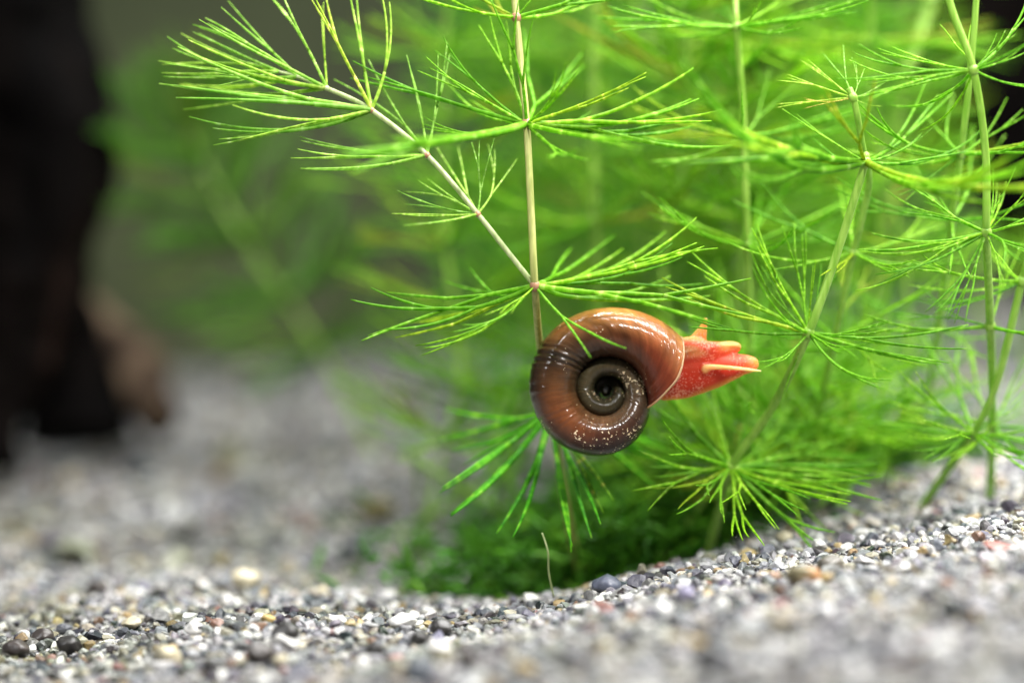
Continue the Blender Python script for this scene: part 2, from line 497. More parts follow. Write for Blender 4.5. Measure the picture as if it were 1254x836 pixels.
def put_leaf(parent, origin, node, tip, lib, axis=Vector((0, 0, 1)), roll=0.0):
    """a leaf from the node (mm) whose tips gather around the point tip (mm)"""
    me, mean = random.choice(lib)
    d = Vector(tip) - Vector(node)
    ln = d.length
    sc = ln / mean.length
    def frame(x, up):
        x = x.normalized(); y = up.cross(x)
        if y.length < 0.05: y = Vector((1, 0.3, 0)).cross(x)
        y.normalize(); z = x.cross(y)
        return Matrix((x, y, z)).transposed()
    A = frame(mean, Vector((0, 0, 1)))
    B = frame(d, axis)
    R = B @ Matrix.Rotation(roll, 3, 'X') @ A.transposed()
    o = bpy.data.objects.new('leaf', me)
    thick = max(1.0, min(2.2, 14.0 / max(sc, 1)))**0.0
    o.matrix_basis = Matrix.Translation((Vector(node) - origin) * S) @ R.to_4x4() @ Matrix.Scale(sc * S, 4)
    link(o, parent)
    return o

def whorl(parent, origin, node, axis, n, length, lib, lift=0.35, jitter=0.25, arc=None, phase=None):
    axis = axis.normalized()
    a = axis.orthogonal().normalized(); b = axis.cross(a)
    ph = random.uniform(0, 6.28) if phase is None else phase
    for k in range(n):
        w = ph + 2 * math.pi * (k + random.uniform(-jitter, jitter)) / n
        el = lift + random.uniform(-0.28, 0.28)
        d = (a * math.cos(w) + b * math.sin(w)) * math.cos(el) + axis * math.sin(el)
        put_leaf(parent, origin, node + d * 0.3, node + d * length * random.uniform(0.8, 1.15), lib, axis, random.uniform(-0.5, 0.5))

def knob(parent, origin, node, r, mat, axis):
    V, F, A = tube([node - axis * r * 1.1, node - axis * r * 0.8, node - axis * r * 0.3, node + axis * r * 0.3, node + axis * r * 0.8, node + axis * r * 1.1],
                   [r * 0.5, r * 0.86, r * 1.06, r * 1.06, r * 0.86, r * 0.5], 10)
    link(bpy.data.objects.new('node', mesh_from('node', [(v - origin) * S for v in V], F, mat)), parent)

def stem_mesh(parent, origin, pts4, mat, name='stem'):
    V, F, A = tube([p[:3] for p in pts4], [p[3] for p in pts4], 8)
    # stem grain runs along local Z of the thing: close enough for upright stems
    me = mesh_from(name, [(v - origin) * S for v in V], F, mat, True, {'along': A})
    return link(bpy.data.objects.new(name, me), parent)

def to_ground(pts, r):
    """carry the last point on into the sand"""
    a, b = Vector(pts[-2]), Vector(pts[-1])
    d = (b - a).normalized(); d.z = min(d.z, -0.5); d.normalize()
    p = Vector(b)
    for _ in range(200):
        if p.z < ground_h(p.x, p.y) - 1.5: break
        p = p + d * 1.0
    return pts + [p] if (p - b).length > 1.5 else pts

def plant(path, rpx, mat, label, group=None, nodes=(), lib=LEAF, node_mat=None):
    """path: (px, py, dz) from top to foot.  nodes: (px, py, dz, tips, extra_n, length)"""
    pts = [P(*q) for q in path]
    pts = to_ground(pts, 1)
    origin = Vector(pts[-1])
    e = link(bpy.data.objects.new('hornwort_stem', None)); e.location = origin * S
    rr = [pr(rpx, path[min(i, len(path) - 1)][2]) * (0.9 + 0.2 * i / len(pts)) for i in range(len(pts))]
    sp = spline([tuple(p) + (r,) for p, r in zip(pts, rr)], 10)
    stem_mesh(e, origin, sp, mat)
    for nd in nodes:
        pos = P(*nd[0]); tips = nd[1]; extra = nd[2] if len(nd) > 2 else 0
        length = nd[3] if len(nd) > 3 else 12; lb = nd[4] if len(nd) > 4 else lib
        lift = nd[5] if len(nd) > 5 else 0.3
        i = min(range(len(sp)), key=lambda k: (Vector(sp[k][:3]) - pos).length)
        ax = (Vector(sp[max(i - 1, 0)][:3]) - Vector(sp[min(i + 1, len(sp) - 1)][:3])).normalized()
        pos = Vector(sp[i][:3])
        knob(e, origin, pos, sp[i][3] * 1.38, node_mat or mat, ax)
        for t in tips:
            tp = P(*t[:3])
            d = (tp - pos).normalized()
            put_leaf(e, origin, pos + d * sp[i][3] * 0.5, tp, lb, ax, random.uniform(-0.5, 0.5) if len(t) < 4 else t[3])
        if extra:
            whorl(e, origin, pos, ax, extra, length, lb, lift)
    tag(e, label, 'water plant', group)
    return e, origin, sp

# --- the stem the snail hangs by, with its side branch
main, o_main, _ = plant(
    [(622, -140, 2), (628, -30, 2), (637, 70, 1), (645, 152, 0), (650, 250, -1), (655, 350, -1), (662, 430, 6), (674, 505, 11), (690, 600, 16), (705, 680, 24)],
    4.6, M_STEM_TAN, 'tan hornwort stem with pink nodes that the snail clings to', None,
    [((645, 152, 0), [(784, 97, -1), (868, 122, 1), (866, 140, 3), (845, 158, 6), (790, 178, -16), (700, 190, -12), (440, 190, -22), (480, 178, -18),
                      (545, 60, 3), (520, 80, 1), (435, 88, 3), (602, 25, 4), (630, 5, -3), (560, 110, 8), (690, 60, 14)], 3, 11),
     ((655, 350, -1), [(452, 374, -1), (456, 395, 1), (515, 428, -1), (560, 405, -5), (610, 385, -6), (862, 292, 1), (840, 320, 3), (845, 350, 6), (905, 374, -3),
                       (745, 432, -7, 0.2), (725, 300, 14), (800, 300, 9), (560, 350, 9), (500, 400, 6)], 0),
     ((674, 505, 11), [(540, 600, 6), (552, 630, 5), (618, 655, 3), (700, 672, 3), (730, 650, 3), (745, 620, 5), (560, 560, 14), (540, 520, 18),
                       (800, 590, 16), (820, 560, 22)], 0, 12, LEAF_W),
     ((640, 20, 1), [(520, -40, 6), (760, -30, 8), (700, -60, 0)], 3, 11, LEAF)],
    LEAF, M_NODE)

def branch(e, origin, path, rpx, mat, nodes, lib):
    pts = [P(*q) for q in path]
    rr = [pr(r, q[2]) for r, q in zip(rpx, path)]
    sp = spline([tuple(p) + (r,) for p, r in zip(pts, rr)], 10)
    b = stem_mesh(e, origin, sp, mat, 'side_branch')
    for nd in nodes:
        pos = P(*nd[0])
        i = min(range(len(sp)), key=lambda k: (Vector(sp[k][:3]) - pos).length)
        ax = (Vector(sp[min(i + 1, len(sp) - 1)][:3]) - Vector(sp[max(i - 1, 0)][:3])).normalized()
        pos = Vector(sp[i][:3])
        knob(b, origin, pos, sp[i][3] * 1.2, M_NODE if nd[0][0] > 430 else mat, ax)
        for t in nd[1]:
            tp = P(*t[:3]); d = (tp - pos).normalized()
            put_leaf(b, origin, pos + d * sp[i][3] * 0.4, tp, lib, ax, random.uniform(-0.6, 0.6))
    return b
branch(main, o_main, [(655, 350, -1), (620, 306, -1), (585, 262, -1), (523, 190, 0), (455, 135, 1), (400, 108, 2), (365, 94, 3), (342, 88, 3)],
       [3.3, 3.2, 3.2, 3.1, 3.0, 2.7, 2.3, 1.5], M_STEM_PALE,
       [((585, 262, -1), [(486, 262, -1), (492, 240, 1), (510, 225, 4), (590, 172, 2), (612, 185, 6), (548, 180, 8), (500, 275, -7)]),
        ((523, 190, 0), [(366, 190, -1), (372, 206, -3), (368, 170, 2), (430, 85, 5), (500, 75, 3), (545, 62, 4)]),
        ((455, 135, 1), [(206, 80, 1), (214, 112, -1), (246, 150, 1), (272, 172, 1), (290, 150, -3), (384, -15, 2), (430, -20, 4), (470, -10, 3)]),
        ((400, 108, 2), [(226, 54, 1), (214, 85, 2), (250, 25, 3), (330, -15, 5), (395, 5, 5), (225, 118, 6)]),
        ((365, 94, 3), [(205, 66, 4), (240, 32, 5), (275, 5, 5), (220, 104, 7)]),
        ((342, 88, 3), [(196, 82, 4), (210, 60, 6), (240, 40, 5), (262, 98, 0)])],
       LEAF_Y)

# --- stems to the right of the snail
plant([(897, -140, 12), (900, -20, 10), (902, 33, 9), (910, 140, 11), (915, 300, 14), (918, 430, 20), (915, 560, 30)], 4.2, M_STEM_GREEN,
      'straight green hornwort stem rising behind the head of the snail', None,
      [((902, 33, 9), [(745, 12, 6), (750, 28, 4), (790, -5, 12), (1070, -5, 4), (1040, 10, 7), (980, 30, 3), (935, 10, 2), (880, 5, 14)], 2, 11),
       ((910, 165, 11), [(770, 120, 14), (1050, 150, 12), (800, 200, 10), (1010, 210, 16)], 4, 11),
       ((915, 300, 14), [(800, 260, 12), (1040, 280, 14)], 7, 12),
       ((918, 430, 20), [], 8, 12)], LEAF)
plant([(1059, 188, -1), (1058, 204, -1), (1025, 310, 1), (990, 408, 2), (945, 500, 7), (895, 572, 10), (880, 630, 15)], 5.4, M_STEM_GREEN,
      'slanting green hornwort stem with a wide whorl of leaves low over the sand', None,
      [((1060, 198, -1), [(866, 128, -24), (872, 150, -22), (905, 175, -20), (1290, 205, -24), (1270, 190, -20), (1200, 225, -18), (1135, 160, 3), (985, 170, 6), (1150, 110, 8)], 3, 11),
       ((990, 408, 2), [(822, 352, 1), (850, 322, 3), (840, 390, 0), (925, 285, 3), (975, 280, 4), (998, 320, 1), (1020, 325, 6), (1090, 396, -1), (1185, 412, 0), (1150, 445, -4), (1085, 470, -5), (935, 445, -4), (960, 480, 4)], 5, 11),
       ((895, 572, 10), [(782, 592, 4), (795, 570, 8), (815, 610, 3), (850, 610, 1), (880, 628, 1), (925, 634, 0), (985, 622, 1), (1040, 612, 3), (1075, 596, 6), (1070, 572, 10), (1040, 545, 14), (965, 515, 18), (870, 500, 20), (810, 530, 18), (1000, 530, 22)], 7, 12, LEAF)],
      LEAF)
plant([(1040, 108, -1), (1047, 128, -1), (1056, 178, 1), (1064, 225, 5), (1045, 310, 8), (1022, 415, 13), (1000, 520, 22), (990, 580, 28)], 4.4, M_STEM_GREEN,
      'hornwort stem with a small pale star of leaves at its tip', None,
      [((1045, 120, -1), [(985, 75, 0), (960, 95, 1), (985, 125, -2), (950, 130, 2), (1050, 75, 2), (1090, 95, 0), (1100, 110, -1), (1080, 130, -3), (1020, 60, 4)], 0, 6, LEAF_Y),
       ((1045, 310, 8), [], 7, 11), ((1022, 415, 13), [], 5, 11), ((1000, 520, 22), [], 7, 12)], LEAF)
plant([(1152, -120, -5), (1160, -10, -4), (1192, 86, -4), (1207, 190, -2), (1208, 285, -1), (1213, 400, 6), (1216, 520, 14), (1214, 570, 18)], 5.0, M_STEM_GREEN,
      'hornwort stem crossing another near its upper whorl beside black driftwood', None,
      [((1192, 86, -4), [(1040, 72, -4), (1050, 95, -2), (1085, 60, 0), (1262, 55, -4), (1232, 40, -3), (1275, 105, -2), (1140, 155, 2), (1170, 30, 3), (1110, 130, 5)], 3, 10),
       ((1208, 285, -1), [(1058, 300, -1), (1060, 325, -3), (1082, 338, -3), (1145, 385, -5), (1170, 395, -4), (1235, 350, -6), (1290, 310, -2), (1285, 260, -2), (1262, 232, -3), (1230, 205, 1), (1100, 222, 3), (1120, 250, 5)], 4, 10),
       ((1213, 400, 6), [(1110, 372, 8)], 3, 11), ((1216, 520, 14), [], 6, 10)], LEAF)
plant([(1200, -120, 3), (1196, -10, 3), (1186, 110, 4), (1166, 270, 9), (1150, 400, 20), (1130, 520, 34)], 4.2, M_STEM_GREEN,
      'thin hornwort stem leaning left past the upper whorl of its neighbour', None,
      [((1178, 190, 6), [(1040, 190, 8), (1290, 170, 2), (1060, 165, 2), (1100, 240, 4), (1250, 130, 8)], 3, 11), ((1166, 270, 9), [], 5, 11), ((1150, 400, 20), [], 3, 10)], LEAF)
plant([(1330, 140, 3), (1290, 230, 4), (1252, 345, 6), (1222, 465, 9), (1192, 530, 12), (1150, 590, 18)], 5.0, M_STEM_GREEN,
      'stout hornwort stem leaning out over the raised sand', None,
      [((1192, 530, 12), [(1098, 502, 10), (1105, 528, 8), (1060, 515, 14), (1280, 535, 6), (1290, 560, 4), (1254, 498, 12), (1240, 560, 4), (1130, 560, 6)], 6, 11),
       ((1252, 345, 6), [(1120, 350, 8), (1140, 372, 4)], 3, 11)], LEAF)
plant([(1165, -120, 45), (1140, 0, 42), (1110, 90, 40), (1085, 190, 42), (1068, 330, 48), (1050, 450, 60)], 7.5, M_STEM_GREEN,
      'broad pale green hornwort stem blurred behind the star-shaped tip', None,
      [((1140, 0, 42), [(1000, 20, 42)], 2, 12, LEAF_B), ((1085, 190, 42), [(960, 170, 45)], 4, 13, LEAF_B), ((1068, 330, 48), [], 6, 13, LEAF_B)], LEAF_B)
plant([(728, -120, 36), (728, 20, 36), (727, 160, 36), (730, 300, 38), (738, 460, 44), (748, 560, 50)], 6.0, M_STEM_GREEN,
      'bright green hornwort stem standing straight behind the snail shell', None,
      [((728, -20, 36), [], 7, 13, LEAF_B), ((730, 270, 38), [], 8, 14, LEAF_B), ((738, 440, 44), [], 9, 14, LEAF_B)], LEAF_B)
plant([(770, -20, 62), (800, 60, 62), (850, 165, 60), (895, 280, 60), (920, 430, 64)], 7.0, M_STEM_PALE,
      'pale tan hornwort stem slanting behind the straight green ones', None,
      [((800, 60, 62), [], 4, 13, LEAF_B), ((895, 280, 60), [], 7, 14, LEAF_B)], LEAF_B)
# --- the plant standing apart to the left, far out of focus
plant([(226, 140, 100), (240, 190, 100), (300, 295, 100), (350, 365, 100), (392, 430, 100), (425, 490, 100)], 3.8, M_STEM_GREEN,
      'blurred hornwort stem standing alone between driftwood and the thicket', None,
      [((225, 130, 100), [(170, 80, 100), (215, 60, 100)], 13, 11, LEAF_O, 0.8),
       ((233, 165, 100), [(150, 120, 100)], 14, 13, LEAF_O, 0.7),
       ((246, 200, 100), [(150, 180, 100), (320, 150, 100)], 14, 15, LEAF_O, 0.6),
       ((268, 240, 100), [(330, 150, 100)], 14, 16, LEAF_O, 0.5),
       ((300, 295, 100), [(180, 270, 100), (420, 240, 100), (400, 210, 100)], 13, 17, LEAF_O, 0.4),
       ((350, 365, 100), [(210, 380, 100), (270, 430, 98), (470, 300, 100)], 12, 17, LEAF_O, 0.3),
       ((392, 430, 100), [(300, 440, 100), (500, 370, 100)], 11, 15, LEAF_O, 0.2)], LEAF_O)

# --- the thicket behind: stems alike but for where they stand
def thicket(n, xr, dzr, seed, label, group, lib, top=-120, r=3.3, wl=13, spacing=95, low=999):
    rng = random.Random(seed); random.seed(seed)
    for k in range(n):
        x = xr[0] + (xr[1] - xr[0]) * (k + rng.uniform(0.1, 0.9)) / n
        dz = rng.uniform(*dzr)
        lean = rng.uniform(-70, 70)
        t = top if not isinstance(top, tuple) else rng.uniform(*top)
        foot = 620 - dz * 0.9
        path = []
        for j in range(6):
            f = j / 5
            path.append((x + lean * f + rng.uniform(-22, 22), t + (foot - t) * f, dz + 6 * f))
        nodes = []
        y = t + rng.uniform(5, 50)
        while y < min(foot - 20, low):
            f = (y - t) / (foot - t)
            nodes.append(((x + lean * f, y, dz + 6 * f), [], rng.randint(9, 12), wl * rng.uniform(0.85, 1.15), lib, rng.uniform(0.1, 0.5)))
            y += spacing * rng.uniform(0.8, 1.2) * D / (D + dz)
        plant(path, r, M_STEM_GREEN, label, group, nodes, lib)
thicket(6, (560, 880), (40, 85), 31, 'soft green hornwort stem in the thicket behind the snail', 'thicket behind the snail', LEAF_B)
thicket(7, (840, 1110), (16, 75), 32, 'soft green hornwort stem in the thicket behind the front stems', 'thicket behind the front stems', LEAF_B, low=350)
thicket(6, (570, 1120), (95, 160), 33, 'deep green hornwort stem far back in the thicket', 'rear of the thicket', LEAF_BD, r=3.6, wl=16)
thicket(3, (1090, 1300), (40, 80), 36, 'short bright hornwort stem in front of the black driftwood', 'short stems before the driftwood', LEAF_B, top=(230, 330), low=340)
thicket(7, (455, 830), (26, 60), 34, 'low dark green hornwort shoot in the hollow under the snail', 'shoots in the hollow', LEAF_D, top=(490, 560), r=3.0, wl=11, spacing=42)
thicket(9, (820, 1060), (16, 50), 35, 'low green hornwort shoot at the foot of the front stems', 'shoots at the foot of the stems', LEAF, top=(430, 495), r=2.6, wl=13, spacing=38)

# ------------------------------------------------------------------ moss in the hollow
def moss(name, cx, cyy, rx, ry, hgt, n, seed, label):
    rng = random.Random(seed)
    parts = []
    for k in range(n):
        a = rng.uniform(0, 6.28); q = math.sqrt(rng.random())
        x, y = cx + rx * 0.55 * rng.gauss(0, 1), cyy + ry * 0.55 * max(-1.6, rng.gauss(0, 1)); q = min(1.0, math.hypot((x - cx) / rx, (y - cyy) / ry))
        z = ground_h(x, y) - 0.3 + hgt * rng.random() ** 1.5 * (1 - 0.6 * q)
        p = Vector((x, y, z)); d = Vector((rng.gauss(0, 1), rng.gauss(0, 1), abs(rng.gauss(0.5, 0.7)))).normalized()
        L = rng.uniform(2.0, 4.5); pts = [p]
        for i in range(4):
            d = (d + Vector((rng.gauss(0, .25), rng.gauss(0, .25), -0.12))).normalized(); p = p + d * L / 4; pts.append(p)
        v, f, a_ = tube(pts, [0.22, 0.3, 0.28, 0.2, 0.06], 3, cap=False)
        parts.append(([w * S for w in v], f, [rng.random()] * len(v)))
    V, F, A = merge(parts)
    o = link(bpy.data.objects.new(name, mesh_from(name, V, F, M_MOSS, True, {'along': A})))
    tag(o, label, 'moss', kind='stuff')
M_MOSS = leaf_material('moss', (0.016, 0.08, 0.004), (0.035, 0.15, 0.006), (0.08, 0.26, 0.012), (0.15, 0.36, 0.025), 0.3)
mc = P(690, 690, 30)
moss('moss', mc.x + 4, mc.y + 8, 16, 17, 14, 2200, 5, 'dark green moss filling the hollow under the snail')
mc = P(1090, 540, 48)
moss('moss', mc.x - 4, mc.y, 15, 8, 6, 1300, 6, 'dark mossy tangle at the foot of the slanting stems')

# a pale fibre standing in the hollow
V, F, A = tube(spline([P(678, 730, 4), P(672, 700, 3), P(671, 675, 2), P(664, 652, 2)], 8), [0.09] * 25, 5)
fo = P(678, 730, 4)
o = link(bpy.data.objects.new('plant_fibre', mesh_from('plant_fibre', [(v - fo) * S for v in V], F, M_STEM_PALE)))
o.location = fo * S
tag(o, 'fine pale plant fibre standing up from the sand below the snail', 'fibre')

# ------------------------------------------------------------------ pebbles
def ground_at(px_, py_):
    """where the view ray through a pixel meets the sand"""
    z = 120.0
    d = FWD + RIGHT * ((px_ - 627) * K) + UP * ((418 - py_) * K)
    while z < 460:
        p = CAM + d * z
        if p.z <= ground_h(p.x, p.y) + 0.5: return p
        z += 0.4
    return CAM + d * 440

def pebble(px_, py_, dia_px, col, label, seed, group=None, flat=0.75, col2=None, long=1.15):
    rng = np.random.default_rng(seed)
    base, F = ico(3)
    q = base.copy()
    for _ in range(11):
        d = rng.normal(size=3); d /= np.linalg.norm(d)
        s = q @ d; c = rng.uniform(0.45, 0.85) if col[0] > 0.2 else rng.uniform(0.7, 0.92)
        q -= np.outer(np.maximum(s - c, 0), d) * 0.95
    q += np.array([[0.05 * noise.noise(Vector(v) * 2.2 + Vector((seed, 0, 0)))] * 3 for v in base]) * base * 2
    p = ground_at(px_, py_)
    dist = (p - CAM).dot(FWD)
    r = dia_px * (1.12 if col[0] < 0.2 else 0.92) * K * dist / 2
    q *= np.array([long, 1.0, flat]) * r
    c = np.tile(np.array(col, float), (len(q), 1))
    if col2 is not None:
        t = np.clip((q[:, 0] / r * 0.7 - q[:, 2] / r * 0.5) * 1.2 + 0.4, 0, 1)[:, None]
        c = c * (1 - t) + np.array(col2) * t
    me = mesh_np('pebble', q * S, F, M_PEB, {'tint': c})
    o = link(bpy.data.objects.new('pebble', me))
    o.location = Vector((p.x, p.y, p.z + r * flat * 0.45)) * S
    o.rotation_euler = (rng.uniform(-.25, .25), rng.uniform(-.25, .25), rng.uniform(-.6, .6))
    tag(o, label, 'pebble', group)
M_PEB = attr_mat('pebble', 'tint', 0.38, 0.3, 1400)
BLK, SLATE, WHT, OCH, CREAM, GREY = (0.03, 0.028, 0.026), (0.10, 0.11, 0.15), (0.60, 0.59, 0.56), (0.46, 0.33, 0.12), (0.50, 0.45, 0.31), (0.33, 0.34, 0.38)
pebble(982, 712, 44, (0.26, 0.23, 0.13), 'olive brown pebble with an orange end on the sand slope', 1, None, 0.8, (0.50, 0.24, 0.10))
pebble(1017, 697, 27, (0.10, 0.09, 0.07), 'round dark brown pebble touching the olive brown one', 2, None, 0.85)
pebble(541, 775, 26, BLK, 'round matt black pebble beside a white one', 3, None, 0.95, None, 1.0)
pebble(513, 788, 24, BLK, 'smaller black pebble next to the round matt black one', 4, None, 0.95, None, 1.0)
pebble(537, 800, 34, WHT, 'white oblong pebble in front of the two black ones', 5, None, 0.65, None, 1.3)
pebble(493, 765, 36, WHT, 'angular white stone behind the black pebbles', 6, None, 0.8)
pebble(742, 722, 30, SLATE, 'dark slate stone at the lip of the hollow', 7, None, 0.8)
pebble(840, 738, 34, (0.24, 0.22, 0.32), 'violet grey stone chip on the sand slope', 8, None, 1.0, None, 0.8)
pebble(1221, 672, 30, (0.22, 0.06, 0.04), 'slim dark red stone sliver on the raised sand', 9, None, 0.45, None, 1.5)
pebble(1083, 591, 18, WHT, 'round white pebble under the low whorl of leaves', 10, None, 0.9)
pebble(1058, 434, 16, BLK, 'tiny black pebble on the bright sand behind the stems', 11, None, 0.9)
pebble(302, 718, 42, CREAM, 'large cream stone on the open sand', 12, None, 0.85)
pebble(328, 760, 20, OCH, 'small ochre pebble near the large cream stone', 13, None, 0.85)
pebble(925, 655, 26, (0.62, 0.62, 0.56), 'pale grey pebble at the edge of the hollow', 14, None, 0.8)
pebble(962, 660, 20, CREAM, 'small yellowish pebble between the pale grey one and the slope', 15, None, 0.8)
pebble(1162, 592, 20, BLK, 'black pebble at the foot of the leaning stem', 16, None, 0.8)
gb = 'black pebbles on the open sand'
for i, (x, y, d_) in enumerate([(20, 800, 28), (85, 795, 26), (52, 783, 22), (348, 782, 30), (318, 806, 34), (262, 822, 26), (120, 724, 22), (460, 800, 22), (575, 812, 26)]):
    pebble(x, y, d_, BLK if i % 2 else (0.055, 0.045, 0.04), 'black pebble scattered on the open sand', 40 + i, gb, 0.85)
gw = 'white pebbles on the open sand'
for i, (x, y, d_) in enumerate([(205, 806, 44), (238, 772, 26), (160, 766, 26), (30, 780, 22), (395, 726, 24), (440, 816, 26), (345, 812, 24), (250, 718, 16)]):
    pebble(x, y, d_, WHT if i % 2 else CREAM, 'whitish pebble scattered on the open sand', 60 + i, gw, 0.7)
gd = 'dark pebbles low on the bright slope'
for i, (x, y, d_) in enumerate([(836, 770, 26), (882, 760, 24), (880, 815, 46), (700, 812, 30), (1040, 790, 22)]):
    pebble(x, y, d_, (0.07, 0.07, 0.075), 'dark pebble low on the bright sand slope', 80 + i, gd, 0.8)
go = 'ochre pebbles low on the bright slope'
for i, (x, y, d_) in enumerate([(828, 785, 28), (855, 788, 22), (740, 795, 24), (645, 822, 30)]):
    pebble(x, y, d_, OCH if i % 2 else CREAM, 'ochre pebble low on the bright sand slope', 90 + i, go, 0.7)

# ------------------------------------------------------------------ the snail
SN = P(742, 477, 3.5)                           # shell axis
U = K * (D + 3.5)                               # mm per photograph pixel there
snail = link(bpy.data.objects.new('ramshorn_snail', None))
snail.location = SN * S
snail.rotation_euler = (-PITCH, 0, 0)
tag(snail, 'brown coiled ramshorn snail with red body hanging among green leaves', 'snail')

RT = [(-1180, 1.2), (-1080, 2.2), (-900, 4.5), (-720, 8.5), (-630, 11.5), (-540, 15.5), (-450, 18), (-360, 24), (-270, 34), (-180, 39.5), (-90, 43), (-30, 47), (0, 51), (30, 61), (60, 72.5), (90, 80.5),
      (135, 88.5), (180, 94), (225, 98), (270, 100), (300, 105), (325, 113), (400, 125)]
ra, rv = np.array([r[0] for r in RT], float), np.array([r[1] for r in RT], float)
_g = np.arange(-1180, 401, 2.0); _v = np.interp(_g, ra, rv)
_k = np.exp(-0.5 * (np.arange(-14, 15) / 6.0) ** 2); _k /= _k.sum()
_v = np.convolve(np.pad(_v, 14, mode='edge'), _k, 'valid')
def RR(a): return np.interp(a, _g, _v)

T0, T1 = -1090, 325
nph = 56
ts = np.concatenate([np.linspace(T0, 0, 300, endpoint=False), np.linspace(0, T1, 470)])
nt_ = len(ts)
ph = np.arange(nph) * 2 * math.pi / nph
Vs, cols, us, vs_ = [], [], [], []
# pigment along the coil, innermost turns blackened as shade: (angle, outer edge, face, inner side)
PIG_SHADE = [(-1090, (.006, .006, .004), (.008, .007, .005), (.006, .006, .004)),
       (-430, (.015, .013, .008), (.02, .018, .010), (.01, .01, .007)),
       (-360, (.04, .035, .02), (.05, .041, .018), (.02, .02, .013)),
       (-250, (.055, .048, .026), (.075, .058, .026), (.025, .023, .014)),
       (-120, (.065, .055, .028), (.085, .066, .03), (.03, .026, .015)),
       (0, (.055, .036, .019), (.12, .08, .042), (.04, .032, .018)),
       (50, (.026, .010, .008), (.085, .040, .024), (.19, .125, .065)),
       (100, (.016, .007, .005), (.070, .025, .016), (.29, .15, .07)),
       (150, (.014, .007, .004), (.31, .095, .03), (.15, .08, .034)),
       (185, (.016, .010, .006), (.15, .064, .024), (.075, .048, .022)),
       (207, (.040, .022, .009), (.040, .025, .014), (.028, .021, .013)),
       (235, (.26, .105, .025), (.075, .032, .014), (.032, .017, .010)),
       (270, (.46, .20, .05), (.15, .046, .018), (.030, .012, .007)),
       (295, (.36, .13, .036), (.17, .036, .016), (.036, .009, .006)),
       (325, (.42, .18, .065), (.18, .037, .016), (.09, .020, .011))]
pa = np.array([p[0] for p in PIG_SHADE], float)
pc_ = np.array([[p[1], p[2], p[3]] for p in PIG_SHADE])
for t in ts:
    sh = 60 * max(0, min(1, (t - 150) / 150.0)) ** 1.2
    c3 = [np.array([np.interp(t, pa, pc_[:, q, k]) for k in range(3)]) for q in range(3)]
    for f in ph:
        g = (1 - math.cos(f)) / 2
        psi = t + sh * g
        Ro = RR(t); ri = RR(psi - 360) * 0.90
        half = (Ro - ri) / 2; mid = (Ro + ri) / 2
        cf, sf = math.cos(f), math.sin(f)
        e = 0.86
        rad = mid + half * math.copysign(abs(cf) ** e, cf)
        axl = (0.80 * (Ro - ri) + 1.0) * math.copysign(abs(sf) ** e, sf)
        # growth ridges
        rdg = 0.35 * math.sin(math.radians(t) * 46 + 2.5 * noise.noise(Vector((t * 0.05, f, 0)))) * noise.noise(Vector((t * 0.03, f * 0.6, 4)))
        s_ = min(1, Ro / 60.0)
        rdg += 0.30 * abs(noise.noise(Vector((t * 0.07, f * 0.8, 21)))) * math.exp(-((t - 300) / 22.0) ** 2) * math.sin(math.radians(t) * 90 + 2 * noise.noise(Vector((t * 0.1, f * 1.1, 2))))
        rdg += 0.9 * math.exp(-((t - 207) / 10.0) ** 4) * math.sin(math.radians(t) * 62 + 1.5 * noise.noise(Vector((t * 0.08, f * 1.5, 9))))
        axl -= max(0.0, 26 - Ro) * 2.4 * math.copysign(1, 1)
        rad += rdg * s_ * cf; axl += rdg * s_ * sf
        w = math.radians(psi)
        Vs.append(Vector((rad * math.cos(w), -axl, -rad * math.sin(w))) * U * S)
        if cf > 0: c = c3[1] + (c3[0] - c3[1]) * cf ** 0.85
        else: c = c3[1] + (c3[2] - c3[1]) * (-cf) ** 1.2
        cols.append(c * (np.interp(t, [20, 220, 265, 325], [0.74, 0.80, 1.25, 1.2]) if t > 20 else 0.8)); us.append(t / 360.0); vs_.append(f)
Fs = []
for i in range(nt_ - 1):
    for k in range(nph):
        k2 = (k + 1) % nph
        Fs.append((i * nph + k, (i + 1) * nph + k, (i + 1) * nph + k2, i * nph + k2))

